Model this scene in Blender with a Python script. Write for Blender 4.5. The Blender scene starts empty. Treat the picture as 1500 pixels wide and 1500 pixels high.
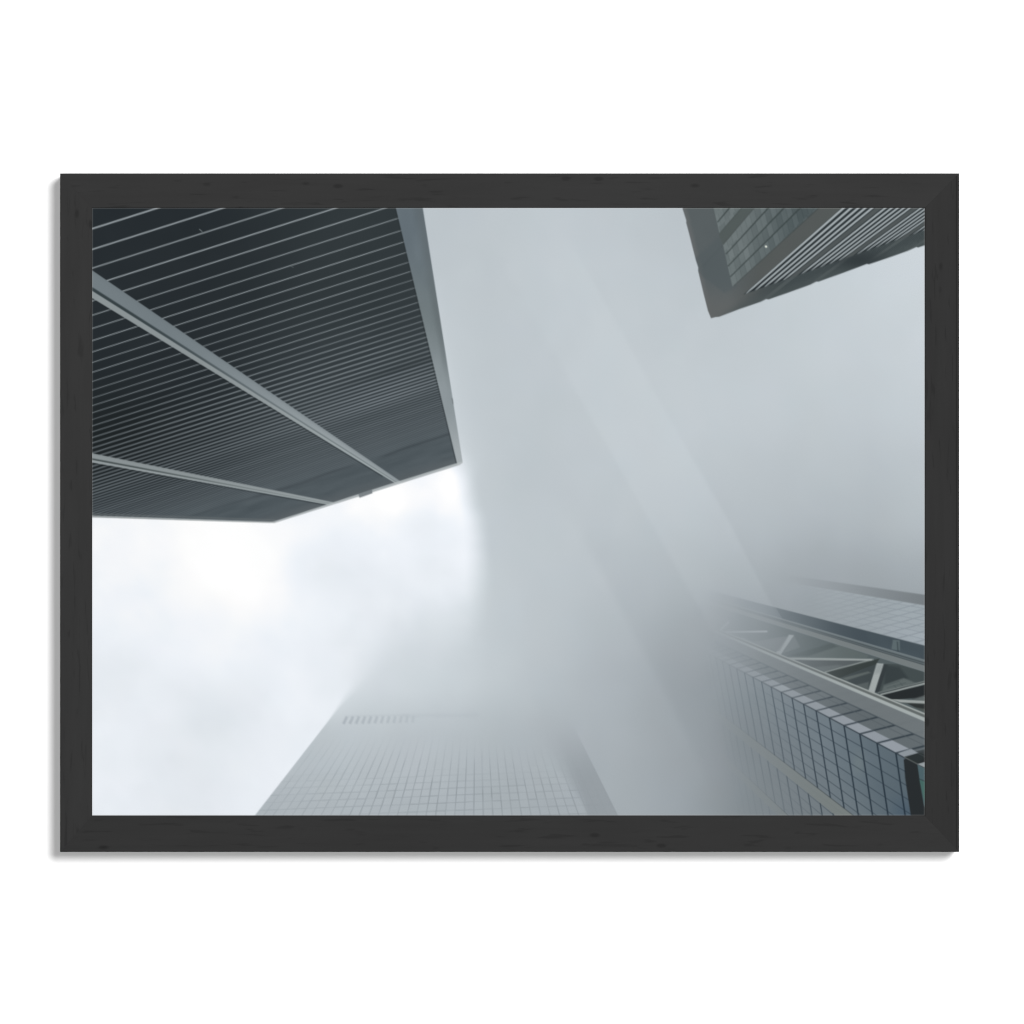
import bpy, bmesh, math
import numpy as np

# A framed photo print hung on a white wall, seen straight on.
# 1 pixel of the 1500 px photograph = PX metres on the front plane of the frame.
PX = 0.0005
CZ = 1.5                                    # height of the picture's middle above the floor level
DEPTH = 60*PX                               # the frame stands 3 cm off the wall
KEY, FILL = 470.0, 205.0                    # lamp power, watts
W_TONE = 0.0185                              # stain of the frame wood
INK = 0.606                                 # reflectance of bare photo paper
TOL = 0.9
sc = bpy.context.scene
col = sc.collection

# ------------------------------------------------------------------ camera
cam = bpy.data.cameras.new('camera'); cam_o = bpy.data.objects.new('camera', cam); col.objects.link(cam_o)
cam_o.location = (0, -5.0-DEPTH, CZ); cam_o.rotation_euler = (math.radians(90), 0, 0)
cam.sensor_width = 36; cam.lens = 36*5.0/(1500*PX); cam.clip_end = 60; cam.clip_start = .05
sc.camera = cam_o
# ------------------------------------------------------------------ surroundings and exposure
w = bpy.data.worlds.new('World'); sc.world = w; w.use_nodes = True
w.node_tree.nodes['Background'].inputs[0].default_value = (1, 1, 1, 1)
w.node_tree.nodes['Background'].inputs[1].default_value = .06
sc.cycles.filter_width = 1.15
vs = sc.view_settings; vs.view_transform = 'Standard'; vs.look = 'None'; vs.exposure = 0; vs.gamma = 1; vs.use_curve_mapping = False
# ------------------------------------------------------------------ studio lamps
def lamp(name, direction, dist, size, power):
    d = np.array(direction, float); d /= np.linalg.norm(d)
    L = bpy.data.lights.new(name, 'AREA'); L.shape = 'DISK'; L.size = size; L.energy = power
    o = bpy.data.objects.new(name, L); col.objects.link(o)
    o.location = tuple(np.array((0, 0, CZ))+d*dist)
    from mathutils import Vector
    o.rotation_euler = Vector(tuple(-d)).to_track_quat('-Z', 'Y').to_euler()
lamp('key_lamp', (17.5, -60, 14.0), 6.0, 2.0, KEY)       # up and to the right: soft shadow to the lower left
lamp('fill_lamp', (-.6, -7.0, -.4), 7.0, 1.2, FILL)      # beside the camera

# ------------------------------------------------------------------ helpers
def P(x, y, d=DEPTH):
    """photo pixel -> point at distance d in front of the wall"""
    return ((x-750)*PX, -d, CZ+(750-y)*PX)
def obj(name, bm, mats, parent=None):
    bmesh.ops.recalc_face_normals(bm, faces=bm.faces)
    me = bpy.data.meshes.new(name); bm.to_mesh(me); bm.free()
    o = bpy.data.objects.new(name, me); col.objects.link(o)
    for m in mats: me.materials.append(m)
    if parent: o.parent = parent; o.matrix_parent_inverse = parent.matrix_world.inverted()
    return o
def material(name):
    m = bpy.data.materials.new(name); m.use_nodes = True
    nt = m.node_tree; return m, nt, nt.nodes['Principled BSDF']
def N(nt, kind, **kw):
    n = nt.nodes.new(kind)
    for k, v in kw.items():
        if k.startswith('_'): setattr(n, k[1:], v)
        else: n.inputs[k.replace('__', ' ')].default_value = v
    return n

# ------------------------------------------------------------------ wall
def wall_material():
    m, nt, b = material('white_paint')
    tc = N(nt, 'ShaderNodeTexCoord')
    n = N(nt, 'ShaderNodeTexNoise', Scale=420.0, Detail=3.0)
    nt.links.new(tc.outputs['Object'], n.inputs['Vector'])
    bp = N(nt, 'ShaderNodeBump', Strength=.04, Distance=.0004)
    nt.links.new(n.outputs[0], bp.inputs['Height']); nt.links.new(bp.outputs[0], b.inputs['Normal'])
    b.inputs['Base Color'].default_value = (.82, .82, .82, 1); b.inputs['Roughness'].default_value = .9
    b.inputs['Specular IOR Level'].default_value = .1
    return m
bm = bmesh.new()
bmesh.ops.create_cube(bm, size=1)
bmesh.ops.scale(bm, vec=(4.0, .1, 3.0), verts=bm.verts); bmesh.ops.translate(bm, vec=(0, .05, CZ), verts=bm.verts)
wall = obj('wall', bm, [wall_material()])
wall['kind'] = 'structure'; wall['label'] = 'plain bright white wall behind the dark framed print'; wall['category'] = 'wall'

# ------------------------------------------------------------------ framed print
OL, OT, OR_, OB = 88.0, 254.0, 1405.0, 1248.0       # outer edge of the frame
root = bpy.data.objects.new('framed_picture', None); col.objects.link(root)
root.location = ((OL+OR_-1500)/2*PX, 0, CZ+(750-OB)*PX); root.empty_display_size = .05
root['label'] = 'dark charcoal wooden frame holding a photo print of skyscrapers fading into fog, on white wall'
root['category'] = 'framed picture'
bpy.context.view_layer.update()

def wood(name, along, tone, seed):
    """matt charcoal stained wood, grain along one axis, faint streaks and small dark knots"""
    m, nt, b = material(name)
    L = nt.links.new
    tc = N(nt, 'ShaderNodeTexCoord')
    def mapped(sx, sl, off):
        mp = N(nt, 'ShaderNodeMapping')
        mp.inputs['Scale'].default_value = (sl, 1, sx) if along == 'X' else (sx, 1, sl)
        mp.inputs['Location'].default_value = (off, 0, off*1.7)
        L(tc.outputs['Object'], mp.inputs['Vector']); return mp
    def ramp(src, p0, v0, p1, v1):
        r = N(nt, 'ShaderNodeMapRange', _interpolation_type='SMOOTHSTEP')
        r.inputs['From Min'].default_value = p0; r.inputs['From Max'].default_value = p1
        r.inputs['To Min'].default_value = v0; r.inputs['To Max'].default_value = v1
        L(src, r.inputs['Value']); return r.outputs[0]
    def mul(a, c):
        k = N(nt, 'ShaderNodeMath', _operation='MULTIPLY'); L(a, k.inputs[0])
        if isinstance(c, float): k.inputs[1].default_value = c
        else: L(c, k.inputs[1])
        return k.outputs[0]
    n1 = N(nt, 'ShaderNodeTexNoise', Scale=1.0, Detail=3.0, Roughness=.5, Distortion=.4); L(mapped(260, 16, seed).outputs[0], n1.inputs['Vector'])
    n2 = N(nt, 'ShaderNodeTexNoise', Scale=1.0, Detail=2.0, Distortion=.6); L(mapped(330, 34, seed+4).outputs[0], n2.inputs['Vector'])
    n3 = N(nt, 'ShaderNodeTexNoise', Scale=1.0, Detail=2.0); L(mapped(30, 7, seed+9).outputs[0], n3.inputs['Vector'])
    v = N(nt, 'ShaderNodeTexVoronoi', Scale=1.0); L(mapped(95, 42, seed+2).outputs[0], v.inputs['Vector'])
    gate = N(nt, 'ShaderNodeSeparateColor'); L(v.outputs['Color'], gate.inputs[0])
    fine = ramp(n1.outputs[0], .3, .965, .7, 1.03)
    streak = ramp(n2.outputs[0], .30, .78, .41, 1.0)
    broad = ramp(n3.outputs[0], .3, .95, .7, 1.05)
    knot = ramp(v.outputs['Distance'], .05, 0.0, .24, 1.0)
    pick = ramp(gate.outputs[0], .80, 1.0, .82, 0.0)
    mx = N(nt, 'ShaderNodeMath', _operation='MAXIMUM'); L(knot, mx.inputs[0]); L(pick, mx.inputs[1])
    kn = ramp(mx.outputs[0], 0.0, .66, 1.0, 1.0)
    t = mul(mul(mul(fine, streak), mul(broad, kn)), tone)
    cb = N(nt, 'ShaderNodeCombineColor')
    for i in range(3): L(t, cb.inputs[i])
    L(cb.outputs[0], b.inputs['Base Color'])
    bp = N(nt, 'ShaderNodeBump', Strength=.05, Distance=.0002); L(n1.outputs[0], bp.inputs['Height']); L(bp.outputs[0], b.inputs['Normal'])
    b.inputs['Roughness'].default_value = .62; b.inputs['Specular IOR Level'].default_value = .05
    return m
def rail(o1, o2, i1, i2, mat, groove=False):
    """one mitred length of the frame: o1, o2 its outer corners, i1, i2 its inner corners (photo pixels)"""
    wdt = max(abs(o1[0]-i1[0]) if abs(o1[1]-o2[1]) > 100 else abs(o1[1]-i1[1]), 1)
    D = DEPTH/PX
    prof = [(0, 0), (0, D-1.0), (.35, D-.3), (1.1, D)]
    if groove: prof += [(3.2, D), (4.0, D-.55), (4.9, D-.05)]
    prof += [(wdt-1.2, D), (wdt-.4, D-.35), (wdt, D-1.1), (wdt, 0)]
    bm = bmesh.new(); rows = []
    dx, dy = o2[0]-o1[0], o2[1]-o1[1]; ln = math.hypot(dx, dy); gx, gy = dx/ln*.05, dy/ln*.05   # hairline gap in the mitre
    for a, i, s in ((o1, i1, 1), (o2, i2, -1)):
        rows.append([bm.verts.new(P(a[0]+(i[0]-a[0])*u/wdt+gx*s, a[1]+(i[1]-a[1])*u/wdt+gy*s, d*PX)) for u, d in prof])
    n = len(prof)
    for k in range(n):
        bm.faces.new((rows[0][k], rows[0][(k+1) % n], rows[1][(k+1) % n], rows[1][k]))
    bm.faces.new(rows[0]); bm.faces.new(rows[1])
    return obj('rail', bm, [mat], root)
# --- PRINT PICTURE BEGIN
# The printed picture, worked out by numpy as flat ink colours (sRGB 0..255) on the paper.
# Coordinates: X right, Y down, 1 unit = PX metres on the paper.  VX, VY is the vanishing
# point of the tower verticals in the printed view (everything upright converges there).
PL, PT, PR, PB = 135.0, 304.5, 1354.5, 1194.5
NX, NY = 976, 704
VX, VY = 698.0, 777.0

def paint_print():
    gx = np.linspace(PL, PR, 2*NX+1); gy = np.linspace(PT, PB, 2*NY+1)
    X, Y = np.meshgrid(gx, gy); X = X.astype(np.float32); Y = Y.astype(np.float32)
    H_, W_ = X.shape

    def sm(a, b, v):
        t = np.clip((v-a)/(b-a), 0, 1); return t*t*(3-2*t)
    def blur(a, s):
        st = max(1, int(round(s)))
        for ax in (0, 1):
            for _ in range(2):
                p = np.pad(a, [(st, st) if i == ax else (0, 0) for i in range(2)], mode='edge')
                c = np.cumsum(p, axis=ax, dtype=np.float64)
                c = np.concatenate([np.zeros_like(np.take(c, [0], ax)), c], axis=ax)
                n = a.shape[ax]; w = 2*st+1
                a = ((np.take(c, np.arange(w, w+n), ax)-np.take(c, np.arange(0, n), ax))/w).astype(np.float32)
        return a
    def noise(u, v, seed):
        """smooth value noise at real coordinates u, v"""
        iu = np.floor(u).astype(np.int64); iv = np.floor(v).astype(np.int64)
        fu = (u-iu).astype(np.float32); fv = (v-iv).astype(np.float32)
        fu = fu*fu*(3-2*fu); fv = fv*fv*(3-2*fv)
        def h(a, b):
            n = (a*374761393 + b*668265263 + seed*1274126177) & 0x7fffffff
            n = ((n ^ (n >> 13))*1103515245) & 0x7fffffff
            return ((n ^ (n >> 16)) & 0xffff).astype(np.float32)/32767.5-1
        return ((h(iu, iv)*(1-fu)+h(iu+1, iv)*fu)*(1-fv)+(h(iu, iv+1)*(1-fu)+h(iu+1, iv+1)*fu)*fv)
    def fbm(u, v, seed, n=4):
        r = 0; a = 1.0; f = 1.0; s = 0
        for i in range(n):
            r = r+a*noise(u*f, v*f, seed+i*17); s += a; a *= .5; f *= 2.03
        return r/s
    def cell(iu, iv, seed):
        n = (iu.astype(np.int64)*73856093 ^ iv.astype(np.int64)*19349663 ^ seed*83492791) & 0x7fffffff
        n = ((n ^ (n >> 13))*1103515245) & 0x7fffffff
        return ((n ^ (n >> 16)) & 0xffff).astype(np.float32)/32767.5-1
    AA = .72
    def box(pts, m=3):
        xs = [p[0] for p in pts]; ys = [p[1] for p in pts]
        i0 = np.searchsorted(gx, min(xs)-m); i1 = np.searchsorted(gx, max(xs)+m)
        j0 = np.searchsorted(gy, min(ys)-m); j1 = np.searchsorted(gy, max(ys)+m)
        return slice(max(j0, 0), max(j1, 0)), slice(max(i0, 0), max(i1, 0))
    def cov(pts, sl=(slice(None), slice(None)), aa=1.0):
        """coverage of a convex polygon"""
        a = sum(pts[i][0]*pts[(i+1) % len(pts)][1]-pts[(i+1) % len(pts)][0]*pts[i][1] for i in range(len(pts)))
        sgn = 1 if a > 0 else -1
        c = None
        for i in range(len(pts)):
            (x0, y0), (x1, y1) = pts[i], pts[(i+1) % len(pts)]
            L = math.hypot(x1-x0, y1-y0)
            if L < 1e-6: continue
            d = sgn*((x1-x0)*(Y[sl]-y0)-(y1-y0)*(X[sl]-x0))/L
            e = np.clip(d/max(aa*.8, AA)+.5, 0, 1)
            c = e if c is None else np.minimum(c, e)
        return c
    def put(img, pts, col, alpha=1.0, aa=1.0):
        sl = box(pts); c = cov(pts, sl, aa)
        al = alpha[sl] if isinstance(alpha, np.ndarray) else alpha
        m = (c*al)[..., None]
        cl = col[sl] if isinstance(col, np.ndarray) and col.ndim == 3 else np.array(col, np.float32)
        img[sl] = img[sl]*(1-m)+cl*m
    def stroke(img, p, q, w0, w1, col, alpha=1.0, aa=1.0):
        L = math.hypot(q[0]-p[0], q[1]-p[1]); nx, ny = -(q[1]-p[1])/L, (q[0]-p[0])/L
        put(img, [(p[0]+nx*w0/2, p[1]+ny*w0/2), (q[0]+nx*w1/2, q[1]+ny*w1/2),
                  (q[0]-nx*w1/2, q[1]-ny*w1/2), (p[0]-nx*w0/2, p[1]-ny*w0/2)], col, alpha, aa)
    def mixin(img, col, m):
        m = m[..., None]
        return img*(1-m)+np.asarray(col, np.float32)*m
    def dist_path(pts):
        """signed distance to an open polyline, positive on the right of a path that runs downwards"""
        best = np.full(X.shape, 1e9, np.float32); sd = np.zeros_like(best)
        for (x0, y0), (x1, y1) in zip(pts, pts[1:]):
            L2 = (x1-x0)**2+(y1-y0)**2
            t = np.clip(((X-x0)*(x1-x0)+(Y-y0)*(y1-y0))/L2, 0, 1)
            d = np.hypot(X-x0-t*(x1-x0), Y-y0-t*(y1-y0))
            s = -np.sign((x1-x0)*(Y-y0)-(y1-y0)*(X-x0))
            k = d < best
            best = np.where(k, d, best); sd = np.where(k, s*d, sd)
        return sd

    # ------------------------------------------------------------------ sky and fog
    cx = [135, 260, 380, 500, 620, 680, 725, 800, 900, 1000, 1100, 1200, 1280, 1354]
    cy = [304, 400, 500, 600, 680, 760, 840, 920, 1000, 1080, 1194]
    L = np.array(TONES, np.float32)
    ix = np.interp(gx, cx, np.arange(len(cx))); iy = np.interp(gy, cy, np.arange(len(cy)))
    i0 = np.minimum(ix.astype(int), len(cx)-2); j0 = np.minimum(iy.astype(int), len(cy)-2)
    fx = (ix-i0)[None, :]; fy = (iy-j0)[:, None]
    fx = fx*.6+.4*fx*fx*(3-2*fx); fy = fy*.6+.4*fy*fy*(3-2*fy)
    A = L[j0][:, i0]; B = L[j0][:, i0+1]; C_ = L[j0+1][:, i0]; D = L[j0+1][:, i0+1]
    T = ((A*(1-fx)+B*fx)*(1-fy)+(C_*(1-fx)+D*fx)*fy).astype(np.float32)
    T = blur(T, 26)
    # light gap of open sky under the dark tower, with its soft right rim
    sky = SKY(X, Y, sm, fbm)
    rim = 692-14*sm(770, 690, Y)+6*fbm(X/90, Y/60, 5, 3)+.03*(Y-700)
    open_ = 1-sm(rim-20, rim+26, X)
    # left edge of the pale tower at the bottom: hard low down, dissolving upwards
    exd = 373.3+(1194.7-Y)*.777
    edge_soft = 1.2+7*sm(1070, 1030, Y)+26*sm(1045, 990, Y)+85*sm(1010, 930, Y)
    left_of = np.clip((exd+8*sm(1040, 960, Y)-X)/edge_soft+.5, 0, 1)
    q = Y+.45*(X-600)+26*fbm(X/60, Y/50, 9, 4)
    left_of = np.maximum(left_of, 1-sm(842, 1024, q))
    open_ = np.where(X < 560, 1, open_)*left_of*sm(655, 715, Y+.6*(690-X))
    # brighter air along the dark tower's right edge
    T = T+9*np.exp(-np.abs(X-(619.4+.1565*(Y-305)))/16)*sm(320, 640, Y)*(1-sm(690, 740, Y))
    T = T*(1-open_)+sky*open_
    # faint shafts in the fog
    d1 = dist_path([(770, 232), (818, 320), (975, 603), (1064, 757), (1129, 883), (1155, 925)])
    d2 = dist_path([(640, 215), (792, 482), (907, 684), (1023, 888), (1050, 940)])
    d3 = dist_path([(720, 540), (803, 690), (985, 1035), (1040, 1150), (1060, 1200)])
    notsky = 1-open_
    T += notsky*(2.6*(1-sm(-4, 4, d1))*np.exp(-np.maximum(-d1, 0)/60)-3.0*sm(-3, 3, d1)*np.exp(-np.maximum(d1, 0)/60))*sm(300, 420, Y)*(1-sm(890, 935, Y))*(.55+.45*sm(600, 760, Y))
    T += notsky*(1.9*sm(-4, 4, d2)*np.exp(-np.maximum(d2, 0)/50)-2.0*(1-sm(-4, 4, d2))*np.exp(-np.maximum(-d2, 0)/50))*(.35*sm(310, 380, Y)+.65*sm(440, 640, Y))*(1-sm(885, 950, Y))
    T += notsky*(2.4*(1-sm(-8, 8, d3))*np.exp(-np.maximum(-d3, 0)/28)-2.6*sm(-8, 8, d3)*np.exp(-np.maximum(d3, 0)/70))*sm(690, 850, Y)*(1-sm(1060, 1190, Y))
    # cloud unevenness
    T += 3.0*fbm(X/110, Y/100, 31, 5)*(.75+.3*open_)+1.8*fbm((X+.5*Y)/34, (Y-.5*X)/60, 41, 3)+1.2*fbm(X/17, Y/15, 47, 3)*open_+.8+3.0*np.exp(-(((X-860)/190)**2+((Y-600)/260)**2))
    # tint: blue grey fog, whiter where bright
    br = sm(205, 246, T)
    img = np.empty((H_, W_, 3), np.float32)
    cr = .6*fbm(X/34, Y/34, 51, 2); cb = .6*fbm(X/40, Y/40, 61, 2)
    dk = 1-sm(110, 190, T)
    img[..., 0] = T-(7.8-.3*dk)*(1-br)-4.8*br*sm(253, 240, T)+cr
    img[..., 1] = T
    img[..., 2] = T+(5.3-.6*dk)*(1-br)+6.0*br*sm(254, 240, T)+cb
    fog = img.copy()

    def ray_slope():        # slope (dy/dx) of the ray from the vanishing point
        return (Y-VY)/np.maximum(X-VX, 1.0)
    def rayband(a, b, aa=1.0):
        """coverage between the rays of slope a < b (x right of the vanishing point)"""
        da = ((Y-VY)-a*(X-VX))/math.sqrt(1+a*a); db = ((Y-VY)-b*(X-VX))/math.sqrt(1+b*b)
        return np.minimum(np.clip(da/aa+.5, 0, 1), np.clip(.5-db/aa, 0, 1))
    def rayline(a, w, aa=1.0):
        """thin line along a ray; w = width in units per unit of distance, plus"""
        d = np.abs((Y-VY)-a*(X-VX))/math.sqrt(1+a*a)
        return np.clip(w/2-d+.5, 0, 1)*np.clip(w, 0, 1)

    # ------------------------------------------------------------------ pale gridded tower, bottom centre
    yy = np.maximum(Y-VY, 1); rx = (X-VX)/yy                        # ray parameter dx/dy
    inD = np.minimum(np.clip((X-exd)/edge_soft+.5, 0, 1), np.clip(.5-(X-(VX+.4965*yy))/1.2, 0, 1))
    side = np.clip((X-(VX+(.392-.03*sm(1180, 1100, Y))*yy))/(6+26*sm(1195, 1110, Y))+.5, 0, 1)*inD
    vis = sm(1045, 1150, Y+.0*X)
    img = mixin(img, (134, 141, 146), side*.5*sm(1040, 1150, Y+.10*(X-860)))
    lines = np.zeros_like(X)
    u = (X-694-(VX-694)*(1-yy/417.7))/yy*417.7/14.0
    du = np.abs(u-np.round(u))*14.0*yy/417.7
    amp = .75+.35*noise(np.round(u)*3.1, Y/14, 71)
    lines = np.clip(1.0-du/.85, 0, 1)*amp*.55
    yr = Y+.04*(X-694)
    k = (1000/np.maximum(yr-VY, 1)-2.445)/.0707
    dk_ = np.abs(k-np.round(k))*(yr-VY)**2*.0707e-3
    dash = .62+.38*cell(np.floor(u), np.round(k), 77)
    lines = np.maximum(lines, np.clip(1.0-dk_/.9, 0, 1)*dash*.34*sm(1110, 1160, yr))
    fadeD = sm(1068, 1160, Y+.16*np.abs(X-640)*0+.10*(X-640)*(X > 640)*-1)*(.55+.45*sm(420, 560, X))
    img = mixin(img, (128, 136, 141), lines*fadeD*inD*(1-side*.75)*2.1)
    pane = cell(np.floor(u), np.floor(k), 3)*1.2
    img += (pane*inD*(1-side)*sm(1090, 1160, Y))[..., None]
    # louvre row high on the pale tower
    for i in range(12):
        xb = 503+9.2*i; a = .42*(1-i/18)
        stroke(img, (xb, 1060.5-.3*i*.6), (xb+5.2-.33*i, 1050-.1*i), 4.2, 3.8, (142, 150, 158), a, 2.4)
    stroke(img, (506, 1049.3), (600, 1047), 2, 2, (152, 160, 167), .14, 3.5)
    stroke(img, (590, 1049), (700, 1047), 4, 6, (164, 172, 179), .18, 7)

    # ------------------------------------------------------------------ the glass towers on the right, sunk in fog
    t = X-VX; s = ray_slope()
    tw = fog.copy()*0
    tw[:] = (112, 120, 124)
    nz = fbm(X/26, Y/26, 91, 3)
    # back tower with pale tiles, its dark cap and the dark glass strip under it
    mC = np.zeros_like(X)
    def lay(a, b, col, aa=1.0, extra=None):
        nonlocal tw, mC
        m = rayband(a, b, aa)*(X > 990)
        if extra is not None: m = m*extra
        tw = mixin(tw, col, m); mC = np.maximum(mC, m)
    lay(.1435, .1675, (106, 112, 116), 1.8)
    lay(.1675, .2568, (157, 167, 173), 1.2)
    g1 = np.abs(((s-.2568)/.01375)-np.round((s-.2568)/.01375))*.01375*t
    kk = (1000/np.maximum(t-(Y-VY-.2568*t)*-1.9, 1)-1.5613)/.061
    g2 = np.abs(kk-np.round(kk))*.061e-3*t*t*.30
    grid = np.maximum(np.clip(.75-g1/1.1, 0, 1)*.8, np.clip(.75-g2/1.1, 0, 1))
    face3 = rayband(.1675, .2568)*(X > 990)
    tw = mixin(tw, (160, 170, 178), face3*sm(1230, 1350, X)*sm(.2, .25, s)*.6)
    tw = mixin(tw, (104, 113, 123), grid*face3*.75)
    tw += (cell(np.floor((s-.2568)/.01375), np.floor(kk), 21)*3.0*face3)[..., None]
    lay(.2568, .289, (58, 69, 76), 1.2)
    tw = mixin(tw, (72, 84, 90), rayband(.2568, .289)*sm(0, 1, noise(X/22, s*60, 95))*.5*(X > 990))
    put(tw, [(1308, 937), (1318, 938), (1318.5, 953), (1306, 951)], (92, 106, 108), .75)
    put(tw, [(1313.5, 940), (1315.5, 940), (1316.5, 955), (1314.5, 955)], (40, 50, 55), .6)
    tw = mixin(tw, (120, 129, 136), rayband(.2568, .3155)*np.clip((1137.7+(Y-892)*.59-X)/1.5+.5, 0, 1)*.40*(X > 990))
    lay(.289, .304, (88, 98, 102))
    lay(.2895, .2925, (104, 114, 117))
    lay(.2945, .2968, (58, 66, 69))
    lay(.2995, .3015, (52, 60, 63))
    lay(.3015, .3155, (110, 117, 118), 1.4)
    # lattice bay: dark glass behind white struts
    lay(.3155, .409, (76, 86, 88), 1.2)
    Z = lambda x, y, ox=1190, oy=940: (ox+x/8.8235, oy+y/8.8235)
    Q = lambda pts, ox=1190, oy=940: [Z(a, b, ox, oy) for a, b in pts]
    put(tw, Q([(-60, 120), (240, 25), (400, 60), (730, 180), (700, 212), (-420, 205)]), (84, 94, 94), 1, 1.5)
    put(tw, Q([(-330, 190), (240, 20), (330, 60), (-60, 190)]), (66, 76, 77), 1, 3)
    put(tw, Q([(-250, 230), (760, 240), (180, 390), (0, 330)]), (76, 83, 85), 1, 1.5)
    put(tw, Q([(20, 335), (330, 300), (420, 318), (150, 385)]), (98, 106, 107), .7, 4)
    put(tw, Q([(190, 395), (870, 215), (830, 290), (330, 480)]), (45, 52, 51), 1, 1.2)
    put(tw, Q([(340, 480), (825, 290), (730, 640), (560, 560)]), (54, 62, 64), 1, 1.2)
    put(tw, Q([(390, 470), (720, 385), (760, 400), (440, 500)]), (92, 100, 98), .8, 2)
    put(tw, Q([(560, 560), (730, 520), (720, 640), (700, 635)]), (84, 92, 92), .8, 3)
    put(tw, Q([(920, 285), (1100, 290), (1445, 390), (1445, 520), (860, 660), (805, 650)]), (58, 67, 68), 1, 1.2)
    put(tw, Q([(920, 290), (975, 300), (860, 655), (805, 650)]), (40, 46, 49), .85, 1.6)
    put(tw, Q([(940, 300), (1130, 330), (1240, 470), (930, 560)]), (44, 52, 54), .9, 5)
    put(tw, Q([(925, 560), (1180, 470), (1330, 530), (1000, 625), (900, 640)]), (96, 105, 104), .75, 3)
    for a, b, c, d in ((930, 570, 1130, 510), (960, 600, 1210, 530), (1050, 560, 1090, 600), (1130, 530, 1170, 570)):
        stroke(tw, Z(a, b), Z(c, d), 1.2, 1.2, (62, 72, 74), .6)
    stroke(tw, Z(160, 395), Z(790, 228), 2.2, 2.4, (132, 140, 138), .9)
    stroke(tw, Z(190, 398), Z(780, 242), 1, 1, (50, 57, 56), .9)
    # right lower bay
    put(tw, Q([(900, 690), (1460, 555), (1460, 720), (1040, 750)]), (27, 31, 33), 1, 1.2)
    put(tw, Q([(1270, 750), (1460, 690), (1460, 770)]), (88, 95, 95), 1, 1.5)
    stroke(tw, Z(1290, 745), Z(1460, 700), 1.2, 1.2, (60, 66, 67), .8)
    stroke(tw, Z(850, 660), Z(1460, 510), 1.3, 1.6, (112, 120, 119), 1)
    stroke(tw, Z(860, 672), Z(1460, 523), 1.0, 1.2, (48, 54, 56), 1)
    stroke(tw, Z(880, 685), Z(1460, 538), 1.8, 2.4, (150, 157, 155), 1)
    put(tw, Q([(1120, 790), (1460, 800), (1460, 915), (1400, 885)]), (36, 40, 40), 1, 1.2)
    put(tw, Q([(1330, 850), (1460, 870), (1460, 920)]), (74, 80, 77), .9, 2)
    put(tw, Q([(1000, 742), (1460, 766), (1460, 800), (1150, 785)]), (156, 162, 160), 1, 1.1)
    stroke(tw, Z(1150, 789), Z(1460, 804), 1.2, 1.2, (80, 86, 85), .8)
    # struts
    put(tw, Q([(835, 278), (922, 284), (802, 662), (722, 640)]), (160, 167, 166), 1, 1.1)
    put(tw, Q([(835, 300), (915, 290), (880, 400), (800, 420)]), (128, 136, 137), .5, 6)
    put(tw, Q([(-310, 205), (0, 208), (770, 222), (770, 246), (0, 238), (-240, 232)]), (150, 157, 156), 1, 1.1)
    stroke(tw, (1086, 934), (1140, 958), 2, 2, (132, 140, 143), .6)
    put(tw, [(1155.9, 929.8), (1163.2, 930.4), (1143.8, 959), (1136.6, 956)], (160, 168, 170), 1, 1.1)
    put(tw, [(1163, 931), (1172, 948), (1147, 957)], (112, 120, 122), .5, 1.5)
    put(tw, Q([(620, 880), (900, 840), (1110, 800), (990, 1000), (940, 1010)], 1030, 840), (104, 111, 114), .8, 2)
    stroke(tw, (1050, 926), (1124, 925), 2.4, 2.6, (186, 192, 197), 1, 1.6)
    stroke(tw, (1054, 924), (1067.6, 911), 3.4, 2.6, (190, 197, 202), 1, 1.6)
    # long pale beam
    lay(.4075, .4268, (150, 157, 155))
    lay(.4112, .4178, (92, 98, 97), 1.2)
    lay(.4085, .4108, (162, 168, 165), 1.0)
    lay(.4185, .4262, (163, 171, 170), 1.0)
    # smooth panel strip and the side face beside the corner
    lay(.4268, .4653, (106, 113, 116), 1.2)
    side_s = rayband(.4268, .531)*(X > 990)
    # floor lines of the side face run up to the right from the corner line (slope .531)
    xc = (Y-VY+.25*X+.531*VX)/(.531+.25)                       # where this floor line meets the corner
    ks = (1000/np.maximum(xc-VX, 1)-1.6276)/.0766
    ds = np.abs(ks-np.round(ks))*.0766e-3*(xc-VX)**2*.757
    lay(.4653, .5047, (94, 102, 106))
    lay(.5047, .531, (146, 153, 161))
    rowj = np.round(ks-.5)
    tw += (cell(rowj, rowj*0+1, 33)*3.2*rayband(.5047, .531))[..., None]
    tw += (cell(rowj, rowj*0+2, 37)*5.0*rayband(.4653, .5047))[..., None]
    tw = mixin(tw, (196, 205, 210), rayband(.5047, .531)*(rowj == 8)*.35)
    tw = mixin(tw, (36, 46, 54), np.clip(.5+.0024*(t-150)-ds+.15, 0, 1)*rayband(.4653, .531)*.85)
    tw = mixin(tw, (92, 100, 103), np.clip(1.6-ds/1.3, 0, 1)*rayband(.4300, .4640)*.30*(.6+.4*nz))
    tw = mixin(tw, (74, 82, 87), rayline(.4797, 1.0)*.7*(X > 990))
    tw = mixin(tw, (40, 50, 57), rayline(.4653, 1.5)*.85*(X > 990))
    # front face of glass: floor lines run steeply down, columns along the rays
    f_in = np.clip(((Y-VY)-.531*(X-VX))/1.13/1.0+.5, 0, 1)*(X > 985)
    # corner point of the floor line through this pixel (its lean grows slightly to the left)
    xf = X.copy()
    for _ in range(4):
        lean = .149+(1312-xf)*.00014
        yc = VY+.531*(xf-VX)
        xf = X-lean*(Y-yc)
    kf = (1000/np.maximum(xf-VX, 1)-1.6276)/.0766
    df = np.abs(kf-np.round(kf))*.0766e-3*(xf-VX)**2
    uj = (Y-(VY+.531*(xf-VX)))/np.maximum(xf-VX, 1)*614.4         # metres down the face, scaled
    j = uj/20.9
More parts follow.
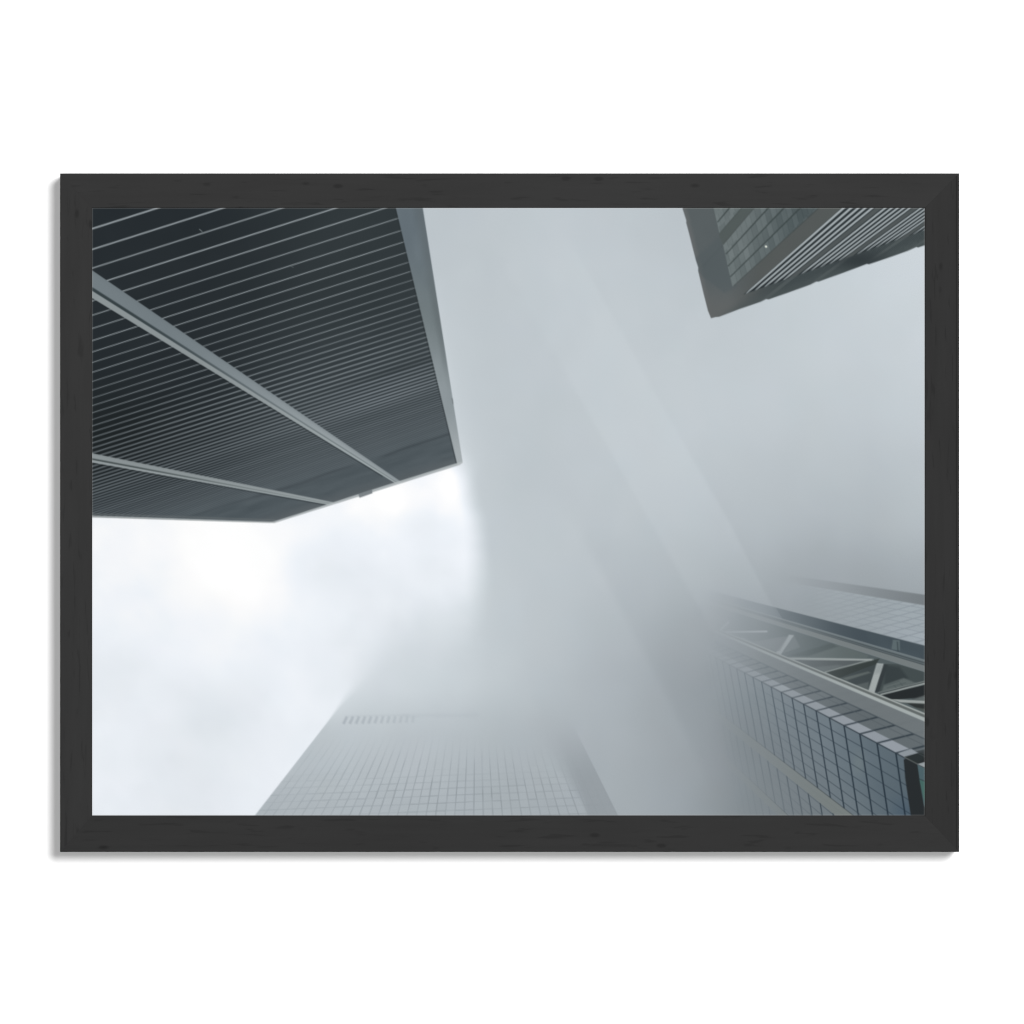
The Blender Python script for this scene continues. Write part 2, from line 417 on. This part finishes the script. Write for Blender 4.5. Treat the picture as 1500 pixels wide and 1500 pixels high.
    dj = np.abs(j-np.round(j))*20.9*(xf-VX)/614.4*.86
    glass = np.empty_like(tw); glass[:] = (103, 116, 125)
    glass += ((nz*4+cell(np.floor(kf), np.floor(j), 43)*2.6)[..., None])*np.array([1, .95, .9], np.float32)
    glass = mixin(glass, (77, 91, 100), sm(1200, 1330, X)*.72)
    glass = mixin(glass, (106, 116, 121), sm(60, 150, uj)*.35*(1-sm(1250, 1330, X)))
    glass = mixin(glass, (112, 124, 126), np.exp(-(((X-1258)/9)**2+((Y-1118)/16)**2))*.55)
    glass = mixin(glass, (64, 82, 98), sm(1290, 1325, X)*sm(1150, 1195, Y)*.7)
    bandc = np.empty_like(tw); bandc[:] = (118, 125, 122)
    b1 = np.clip((uj-157.6)/1.2+.5, 0, 1)*np.clip((186.0-uj)/1.2+.5, 0, 1)
    b2 = np.clip((uj-280.6)/1.2+.5, 0, 1)*np.clip((306-uj)/1.2+.5, 0, 1)
    lo = sm(157, 190, uj)
    glass = mixin(glass, (112, 121, 126), lo*.65)
    ln = np.clip(.62+.85*sm(330, 600, xf-VX)-df+.15, 0, 1)*.97
    ln2 = np.clip(1.1-dj/.95, 0, 1)*.6
    gl = np.maximum(ln, ln2)*(1-np.maximum(b1, b2))
    glass = mixin(glass, bandc, np.maximum(b1, b2))
    ub_l = np.zeros_like(X)
    for ub in (157.6, 280.6):
        ub_l = np.maximum(ub_l, np.clip(1.1-np.abs(uj-ub)/1.5, 0, 1)*.9)
    glass = mixin(glass, (100, 108, 108), np.clip(1.-np.abs(uj-171)/1.2, 0, 1)*.35)
    tw = mixin(tw, glass, f_in); mC = np.maximum(mC, f_in)
    tw = mixin(tw, (36, 46, 54), rayline(.531, 1.7)*(X > 990)*.9)
    # corner end on the far right: black reveal and the next bay
    put(tw, [(1323.5, 1108.6), (1346, 1103), (1362, 1096), (1362, 1200), (1335, 1200), (1326, 1140)], (30, 34, 36), 1)
    put(tw, [(1323.5, 1109), (1362, 1098), (1362, 1102), (1345, 1118)], (34, 40, 41), 1)
    put(tw, [(1316, 1103), (1335, 1096.8), (1344, 1102.5), (1326, 1108)], (140, 148, 154), 1)
    put(tw, [(1341, 1101), (1362, 1096), (1362, 1108), (1349, 1103.5)], (52, 58, 60), .9)
    stroke(tw, (1324, 1108.5), (1345, 1119.5), .9, .9, (112, 118, 112), .8)
    put(tw, [(1344, 1119.2), (1362, 1114.5), (1362, 1128)], (150, 157, 160), 1)
    put(tw, [(1344, 1119.8), (1362, 1129.5), (1362, 1200), (1353.5, 1180), (1347, 1142)], (70, 92, 98), 1)
    put(tw, [(1347, 1142), (1362, 1148), (1362, 1200), (1352.5, 1168)], (62, 98, 92), 1)
    stroke(tw, (1346, 1141), (1362, 1147), 1, 1, (38, 50, 54), 1)
    # fog thickness over the right towers: grows with height (towards the vanishing point)
    up = np.where(f_in > .5, xf-VX+.30*(X-xf), t)
    up = t*.55+.45*np.maximum(xf-VX, t*.8)
    back = 1-sm(.2555, .2585, s)
    a_front = 1-sm(FOGF[0], FOGF[1], t-.02*(Y-VY)+7*nz)
    a_front = np.clip(a_front, 0, 1)
    veil = FOGF[2]
    a = veil+(1-veil)*a_front
    low = sm(.62, 1.1, s)
    a = 1-(1-a)*(1-.45*low)
    a_back = FOGB[2]+(1-FOGB[2])*(1-sm(FOGB[0], FOGB[1], t+6*nz))
    a = a+(1-a)*.34*(1-sm(360, 540, t))*(s < .41)
    a = a*(1-back)+a_back*back
    m = np.clip(mC, 0, 1)*(1-a)
    img = mixin(img, tw, m)
    tf = xf-VX
    fl = sm(312, 505, tf+7*nz)*(1-.45*sm(150, 300, uj))
    img = mixin(img, (24, 36, 46), np.maximum(ln, ln2*sm(370, 530, tf))*(1-np.maximum(b1, b2))*f_in*fl*.88*(1-(X > 1324+.145*(Y-1108))))
    img = mixin(img, (56, 63, 67), ub_l*f_in*sm(330, 500, tf)*.8*(X < 1326))

    # ------------------------------------------------------------------ dark tower top right
    out = [(999.5, 300), (1000, 306), (1005.4, 323), (1005.2, 326), (1011.7, 351), (1019.3, 381), (1022.9, 392), (1022.6, 396.5),
           (1030.3, 428.5), (1037, 455), (1041.6, 466.2)]
    low_e = [(1041.6, 466.2), (1048, 464.5), (1053.7, 464), (1083, 452.8), (1114.7, 442), (1122.5, 438), (1126, 438.6), (1153.7, 429),
             (1187.5, 416.8), (1196, 412.4), (1199, 412.6), (1235, 399.7), (1261, 390), (1270, 386.6), (1273, 387.1), (1299, 378.4),
             (1329.6, 367.6), (1342.6, 361.8), (1345, 362.6), (1360, 357.5)]
    yl = np.interp(gx, [p[0] for p in low_e], [p[1] for p in low_e])[None, :]
    xl = np.interp(gy, [p[1] for p in out], [p[0] for p in out])[:, None]
    mB = np.minimum(np.clip((yl-Y)*.94+.5, 0, 1), np.clip((X-xl)*.96+.5, 0, 1))*(Y < 470)*(X > 990)
    tb = np.empty_like(img); tb[:] = (84, 91, 93)
    tb = mixin(tb, (98, 101, 102), sm(9, 2, X-xl)*.7)
    tb = mixin(tb, (93, 96, 96), sm(405, 455, Y)*.9)
    tb = mixin(tb, (76, 86, 87), sm(40, 52, X-xl+.0*Y)*sm(400, 330, Y)*.8)
    # warmer corner pier between the glass and the louvres
    e1 = (1072.8, 420.3); e2 = (1197, 307)
    de = ((X-e1[0])*(e2[1]-e1[1])-(Y-e1[1])*(e2[0]-e1[0]))/-math.hypot(e2[0]-e1[0], e2[1]-e1[1])   # >0 below the line
    pier = np.clip(de+.5, 0, 1)
    tb = mixin(tb, (80, 84, 83), pier*sm(1060, 1120, X)*.9)
    put(tb, [(1007, 388), (1052, 347), (1060, 359), (1080, 420), (1072, 424), (1050, 440), (1028, 404)], (77, 86, 89), .55, 4)
    stroke(tb, (1029, 391), (1059, 359), 1.5, 1, (74, 82, 85), .6, 2)
    put(tb, [(1053, 343), (1084, 306), (1103, 306), (1059, 359)], (78, 86, 85), .9, 2)
    # glass panes in strips
    gp = [[(1045.2, 304), (1086, 304), (1053.9, 342)], [(1059.2, 358.6), (1104, 304), (1199, 304), (1197, 307), (1072.8, 420.3)]]
    gcol = np.empty_like(img); gcol[:] = (102, 111, 112)
    gcol = mixin(gcol, (78, 88, 90), sm(1075, 1175, X)*.95)
    sx = X+.26*(Y-305)*-1
    ii = np.floor(sx/8.7+.35*np.floor((Y+.98*X)/22)); jj = np.floor((Y+.95*X)/21.5)
    gcol += (cell(ii, jj, 57)*6.5+2.5*nz)[..., None]
    fs = sx/8.7+.35*np.floor((Y+.98*X)/22); fs = np.abs(fs-np.floor(fs)-.5)
    gcol -= (sm(.38, .5, fs)*9)[..., None]
    for q in gp: put(tb, q, gcol, 1, 1.2)
    for p, q in (((1069, 304), (1051, 325.5)), ((1126, 304), (1063.4, 372.3)), ((1149, 304), (1066.3, 390)), ((1173, 304), (1069.8, 405.5))):
        stroke(tb, p, q, 2.0, 1.4, (54, 63, 63), .9)
    stroke(tb, (1105, 304), (1059.5, 358), 1.6, 1, (60, 66, 66), .7)
    stroke(tb, (1087, 304), (1054, 342), 1.4, 1, (62, 70, 69), .6)
    stroke(tb, (1199, 305), (1075, 418.5), 1.6, 1, (62, 68, 68), .75)
    # white louvre blades, five to a bay, and the grille below them
    endd = (Y-(430-.354*(X-1093)))*.943                        # >0 below the end line of the blades
    w = 1-(Y-VY)/np.minimum(-1, -1)*0
    # parameter of the ray: x where it meets the end line
    dx, dy = X-VX, Y-VY
    lam = (430-VY-.354*(VX-1093))/(dy+.354*dx-1e-6)
    xe = VX+dx*lam
    ke = (xe-1093.2)/13.57
    grp = np.floor((ke+.5)/6); kb = ke-grp*6
    pitch = 13.57/np.maximum(lam, .05)                         # along x, at this place
    perp = .62
    dB = np.abs(kb-np.round(kb))*pitch*perp
    isb = (np.round(kb) <= 4)
    louv = np.clip((xe-1085)/5, 0, 1)*np.clip(-endd+.5, 0, 1)*pier
    tb = mixin(tb, (40, 47, 50), np.clip((xe-1088.5)/1.5, 0, 1)*np.clip(.5-endd, 0, 1)*pier)
    pan = np.clip((.62-np.abs(kb-5.0))*6, 0, 1)
    tb = mixin(tb, (76, 82, 83), pan*louv)
    wid = .222*pitch*perp
    tap = np.clip((-endd-(np.round(kb)*0))/5, 0, 1)
    blade = np.clip((wid*(.4+.6*tap)-dB)/.75+.5, 0, 1)*isb
    tb = mixin(tb, (166, 174, 177), blade*louv*np.clip((xe-1089)/2, 0, 1)*.97)
    gr = np.clip(endd+.5, 0, 1)*pier*sm(1078, 1130, xe)
    gcb = np.empty_like(img); gcb[:] = (58, 66, 68)
    gcb = mixin(gcb, (84, 89, 90), sm(1160, 1075, X)*.8)
    st = np.abs(ke*2-np.round(ke*2))
    gcb += (np.where(st < .2, 20, -7)*sm(1100, 1160, X))[..., None]
    gcb = mixin(gcb, (86, 93, 94), pan*.55)
    gcb = mixin(gcb, (74, 82, 83), sm(14, 3, yl-Y)*.5)
    gcb = mixin(gcb, (44, 51, 54), np.exp(-(((X-1262)/40)**2+((Y-382)/14)**2))*.8)
    tb = mixin(tb, gcb, gr)
    tb += (nz*1.5)[..., None]
    img = mixin(img, tb, np.clip(mB, 0, 1)*.985)
    dd = np.hypot(X-1122.2, Y-361.2); img = mixin(img, (236, 240, 228), np.clip(2.0-dd, 0, 1))

    # ------------------------------------------------------------------ dark slatted tower top left
    VX2, VY2 = 692.0, 777.0
    rim_ = [(135-20, 300), (618.6, 300), (677.8, 677.5), (673.5, 681.3), (402, 766.3), (115, 757.5)]
    mA = cov(rim_)
    c = Y+.317*X
    dc = np.maximum(996-c, 60)
    ka = (1000/dc-1.6176)/.08343
    pit = .08343e-3*dc*dc*.953
    fr = ka-np.round(ka)
    far = sm(0, 30, ka)
    duty = .078+.40*sm(8, 34, ka)
    dA = np.abs(fr)*pit
    wA = np.maximum(duty*pit, 1.25)
    lineA = np.clip((wA/2-dA)/.7+.5, 0, 1)
    low_l = np.exp(-(((X-150)/150)**2+((Y-640)/75)**2))
    ta = np.empty_like(img); ta[:] = (37, 43, 47)
    ta = mixin(ta, (48, 55, 58), sm(280, 520, X)*.95)
    ta = mixin(ta, (54, 61, 65), sm(8, 22, ka)*sm(300, 480, X)*.8)
    ta = mixin(ta, (28, 33, 35), low_l*.9)
    ta = mixin(ta, (70, 79, 84), sm(26, 70, ka)*.98)
    ta += (2.0*fbm((X-.3*Y)/60, c/30, 101, 3))[..., None]
    lc = np.empty_like(img); lc[:] = (148, 156, 160)
    lc = mixin(lc, (114, 122, 126), sm(6, 17, ka))
    lc = mixin(lc, (100, 108, 113), sm(22, 38, ka))
    lc = mixin(lc, (86, 95, 100), sm(44, 66, ka))
    dim = .93-.22*sm(520, 620, X)*(1-sm(24, 28, ka))+.0*X
    amp = (1+.14*cell(np.round(ka), np.round(ka)*0, 111))
    vis = np.clip(dim*amp, 0, 1)*(1-.25*low_l)*(1-sm(56, 80, ka)*.85)
    band26 = sm(25.4, 25.8, ka)*(1-sm(33, 37, ka))*np.exp(-((X-560)/80)**2)
    lc = mixin(lc, (122, 130, 136), band26*.8)
    ta = mixin(ta, lc, lineA*vis)
    ta = mixin(ta, (45, 52, 55), sm(23, 25.4, ka)*(1-sm(25.4, 25.9, ka))*np.exp(-((X-580)/90)**2)*.4)
    # weathered fascia near the roof
    ta = mixin(ta, (79, 88, 93), sm(60, 78, ka)*.95)
    stk = np.exp(-((c-845-3*noise(X/55, X*0, 121))/2.4)**2)*sm(-.5, .5, noise(X/36, c/9, 131))
    ta = mixin(ta, (58, 65, 70), stk*.5)
    ta += ((fbm(X/40-Y/90, c/5.5, 141, 3)*6)*sm(50, 66, ka))[..., None]
    ta = mixin(ta, (98, 103, 106), sm(872, 893, c)*.5)
    # piers: each a pale flat, a groove and a pale flat, all along rays
    def pier_at(y0, g0, g1, y1, ctop, cbot, dark):
        nonlocal ta
        def sd(yy0):
            sl = (VY2-yy0)/(VX2-135)
            return ((Y-yy0)-sl*(X-135))/math.sqrt(1+sl*sl)
        a0, a1, a2, a3 = sd(y0), sd(g0), sd(g1), sd(y1)
        cc = np.empty_like(img); cc[:] = ctop
        cc = mixin(cc, np.array(ctop)*.2+np.array((163, 171, 174))*.8, sm(230, 540, X))
        cc = mixin(cc, np.array(ctop)*.90, np.exp(-np.abs(a0)/3.0)*.5)
        cc = mixin(cc, cbot, np.clip(a2+.5, 0, 1))
        cc = mixin(cc, np.array(cbot)*1.12, np.clip(a2+.5, 0, 1)*sm(300, 560, X))
        cc = mixin(cc, dark, np.clip(a1/1.6+.5, 0, 1)*np.clip(.5-a2, 0, 1)*np.clip(.95-.6*sm(160, 420, X), 0, 1))
        cc += (2*nz)[..., None]
        mm = np.minimum(np.clip(a0+.5, 0, 1), np.clip(.5-a3, 0, 1))
        ta = mixin(ta, cc, mm)
        ta = mixin(ta, (30, 36, 39), np.clip(1-np.abs(a3-1.2)/1.2, 0, 1)*.5*(X < 560))
    pier_at(396, 420.5, 426, 436.5, (114, 124, 129), (138, 146, 148), (50, 60, 63))
    pier_at(664, 671.2, 673.8, 677.5, (140, 148, 150), (146, 154, 156), (66, 74, 75))
    # corner pier on the right
    xi = 580+.2395*(Y-305)
    xo = 619.4+.1565*(Y-305)
    fx_ = np.clip((X-xi)/np.maximum(xo-xi, 1), 0, 1)
    cp = np.empty_like(img); cp[:] = (100, 111, 118)
    cp = mixin(cp, (112, 122, 125), sm(330, 480, Y))
    cp = mixin(cp, (140, 149, 153), sm(450, 580, Y))
    cp = mixin(cp, (164, 171, 174), sm(590, 680, Y))
    cp = mixin(cp, (90, 98, 101), sm(.5, .9, fx_)*.45*(1-sm(450, 620, Y)))
    cp += (fbm(X/12, Y/40, 151, 3)*5)[..., None]
    cp = mixin(cp, (150, 158, 162), sm(.25, .0, fx_)*.25*sm(500, 640, Y))
    stripm = np.clip((X-xi)*.97+.5, 0, 1)
    ta = mixin(ta, (36, 42, 44), np.clip(1-np.abs(X-xi+1.2)/1.4, 0, 1)*.45)
    ta = mixin(ta, cp, stripm)
    stroke(ta, (662.8, 583), (664.6, 592), 2.2, 2.2, (88, 94, 97), .9)
    # pale parapet trim along the two roof edges
    e = ((X-673.5)*(766.3-681.3)-(Y-681.3)*(402-673.5))/math.hypot(402-673.5, 766.3-681.3)   # <0 inside
    e = -np.abs(e)*np.where(((X-673.5)*(766.3-681.3)-(Y-681.3)*(402-673.5)) > 0, -1, 1)
    tr = np.clip(e+4.1-1.4*sm(560, 420, X)+.5, 0, 1)*(X > 395)*(c > 870)
    tcol = np.empty_like(img); tcol[:] = (176, 182, 184)
    tcol = mixin(tcol, (196, 201, 203), sm(-1.8, -.4, e)*.6)
    ta = mixin(ta, tcol, tr*.92)
    e2_ = Y-(757.3+(X-135)*.0335)
    ta = mixin(ta, (108, 113, 115), np.clip(1-np.abs(e2_+4.6)/1.6, 0, 1)*.6*(X < 404))
    ta = mixin(ta, (172, 177, 178), np.clip(e2_+2.6, 0, 1)*.85*(X < 404))
    img = mixin(img, ta, mA)
    put(img, [(525, 723.5), (545, 717), (545.6, 722.6), (526.5, 729.4)], (118, 125, 129), .95)
    # small scratches of light on the slats
    stroke(img, (291.8, 335.5), (296.3, 339.4), 1.0, 1.0, (150, 158, 160), .8)
    stroke(img, (426.5, 390.4), (430, 391.6), .8, .8, (130, 138, 140), .6)

    # hairline of bare paper at the trimmed edge
    eg = np.minimum(np.minimum(X-PL, PR-X), np.minimum(Y-PT, PB-Y))
    img = mixin(img, (196, 190, 186), np.clip(1.1-eg/1.0, 0, 1)*.34)
    img = np.clip(img, 0, 255)
    # down to the paper grid
    p = np.pad(img, ((1, 1), (1, 1), (0, 0)), mode='edge')
    f = (p[:-2]+2*p[1:-1]+p[2:])/4
    f = (f[:, :-2]+2*f[:, 1:-1]+f[:, 2:])/4
    return f[::2, ::2]

#        135  260  380  500  620  680  725  800  900 1000 1100 1200 1280 1354
TONES = [[190, 190, 190, 190, 192, 192, 193, 194, 191, 189, 190, 198, 202, 205],
         [193, 193, 193, 193, 194, 194, 194, 196, 195, 192, 195, 199, 203, 206],
         [196, 196, 196, 196, 197, 196, 194, 194, 196, 196, 196, 199, 201, 204],
         [199, 199, 199, 199, 199, 197, 194, 193, 195, 197, 196, 196, 196, 199],
         [201, 201, 201, 201, 201, 200, 195, 192, 193, 194, 190, 188, 187, 191],
         [201, 201, 201, 201, 202, 201, 197, 193, 191, 190, 184, 180, 180, 185],
         [205, 205, 205, 205, 206, 203, 198, 193, 186, 182, 174, 164, 162, 166],
         [210, 210, 210, 210, 210, 206, 199, 191, 180, 167, 158, 153, 152, 152],
         [213, 213, 213, 213, 211, 206, 198, 188, 176, 159, 147, 142, 142, 142],
         [193, 193, 193, 193, 191, 187, 182, 177, 172, 159, 139, 130, 130, 130],
         [180, 180, 180, 180, 178, 175, 173, 170, 168, 159, 136, 122, 122, 122]]
def SKY(X, Y, sm, fbm):
    n = fbm(X/130+3, Y/90, 17, 4)
    s = 240+0*X
    s = s+10*np.exp(-(((X-300)/170)**2+((Y-790)/60)**2))
    s = s+12*np.exp(-(((X-350)/60)**2+((Y-830)/60)**2))
    s = s-6*np.exp(-(((X-625)/26)**2+((Y-775)/30)**2))+14*np.exp(-(((X-560)/45)**2+((Y-735)/28)**2))
    s = s+12*np.exp(-(((X-665)/28)**2+((Y-710)/40)**2))
    s = s-7*np.exp(-(((X-480)/60)**2+((Y-830)/40)**2))
    s = s-8*sm(430, 600, X)*sm(770, 880, Y)
    s = s+5*np.exp(-(((X-300)/60)**2+((Y-960)/40)**2))
    s = s-7*np.exp(-(((X-320)/65)**2+((Y-1050)/50)**2))
    s = s-7*np.exp(-(((X-270)/85)**2+((Y-1150)/60)**2))
    s = s-4*sm(850, 1000, Y)
    s = s+2+4.5*n+4.0*fbm(X/42, Y/36, 23, 3)*(.5+.5*sm(420, 560, X))
    return np.minimum(s, 253)
FOGF = (312, 585, .10)
FOGB = (430, 720, .14)
# --- PRINT PICTURE END

corner_o = [(OL, OT), (OR_, OT), (OR_, OB), (OL, OB)]
corner_i = [(PL, PT), (PR, PT), (PR, PB), (PL, PB)]
for k, (along, tone, seed, gr) in enumerate((('X', W_TONE, 1.3, False), ('Z', W_TONE*.80, 5.1, True),
                                             ('X', W_TONE*.90, 8.4, False), ('Z', W_TONE, 12.2, False))):
    j = (k+1) % 4
    rail(corner_o[k], corner_o[j], corner_i[k], corner_i[j], wood('charcoal_wood', along, tone, seed), gr)

def print_sheet():
    """The sheet of photo paper: a flat mesh whose points carry the ink colours; finer where the picture has detail."""
    f = paint_print()                                      # (NY+1, NX+1, 3), sRGB 0..255
    done = np.zeros((NY, NX), bool); quads = []
    for s in (16, 8, 4, 2, 1):
        by, bx = NY//s, NX//s
        J, I = np.mgrid[0:by, 0:bx]; J = J*s; I = I*s
        free = ~done[J, I]
        if s > 1:
            c00, c01, c10, c11 = f[J, I], f[J, I+s], f[J+s, I], f[J+s, I+s]
            err = np.zeros((by, bx), np.float32)
            for v in range(s+1):
                for u in range(s+1):
                    a, b = u/s, v/s
                    e = f[J+v, I+u]-((c00*(1-a)+c01*a)*(1-b)+(c10*(1-a)+c11*a)*b)
                    err = np.maximum(err, np.abs(e).max(-1))
            free &= err < TOL
        jj, ii = J[free], I[free]
        quads.append(np.stack([jj*(NX+1)+ii, (jj+s)*(NX+1)+ii, (jj+s)*(NX+1)+ii+s, jj*(NX+1)+ii+s], 1))
        blk = np.zeros((by, bx), bool); blk[:] = free
        done |= np.kron(blk, np.ones((s, s), bool)) if s > 1 else blk
    q = np.concatenate(quads)
    used, inv = np.unique(q.ravel(), return_inverse=True)
    jy, jx = used//(NX+1), used % (NX+1)
    co = np.empty((len(used), 3), np.float32)
    co[:, 0] = (PL+(PR-PL)*jx/NX-750)*PX; co[:, 1] = -(DEPTH-1.3*PX); co[:, 2] = CZ+(750-(PT+(PB-PT)*jy/NY))*PX
    co -= np.array(root.location, np.float32)
    me = bpy.data.meshes.new('print')
    me.vertices.add(len(used)); me.vertices.foreach_set('co', co.ravel())
    me.loops.add(len(inv)); me.loops.foreach_set('vertex_index', inv.astype(np.int32).ravel())
    me.polygons.add(len(q)); me.polygons.foreach_set('loop_start', np.arange(0, 4*len(q), 4, dtype=np.int32))
    me.update(calc_edges=True); me.validate()
    c = f.reshape(-1, 3)[used]/255.0
    lin = np.where(c <= .04045, c/12.92, ((c+.055)/1.055)**2.4)
    rgba = np.ones((len(used), 4), np.float32); rgba[:, :3] = lin*INK
    at = me.color_attributes.new('ink', 'FLOAT_COLOR', 'POINT'); at.data.foreach_set('color', rgba.ravel())
    o = bpy.data.objects.new('print', me); col.objects.link(o); o.parent = root
    m, nt, b = material('photo_paper')
    a = N(nt, 'ShaderNodeAttribute', _attribute_name='ink')
    tc = N(nt, 'ShaderNodeTexCoord'); g = N(nt, 'ShaderNodeTexNoise', Scale=1500.0, Detail=1.0)
    nt.links.new(tc.outputs['Object'], g.inputs['Vector'])
    r = N(nt, 'ShaderNodeMapRange'); r.inputs['To Min'].default_value = .93; r.inputs['To Max'].default_value = 1.07
    nt.links.new(g.outputs[0], r.inputs['Value'])
    mx = N(nt, 'ShaderNodeVectorMath', _operation='SCALE')           # paper grain
    nt.links.new(a.outputs['Color'], mx.inputs[0]); nt.links.new(r.outputs[0], mx.inputs['Scale'])
    nt.links.new(mx.outputs[0], b.inputs['Base Color'])
    b.inputs['Roughness'].default_value = .8; b.inputs['Specular IOR Level'].default_value = .02
    me.materials.append(m)
    o['label'] = 'foggy grey photo print looking up at four high-rise towers'
    print('print quads', len(q))
print_sheet()
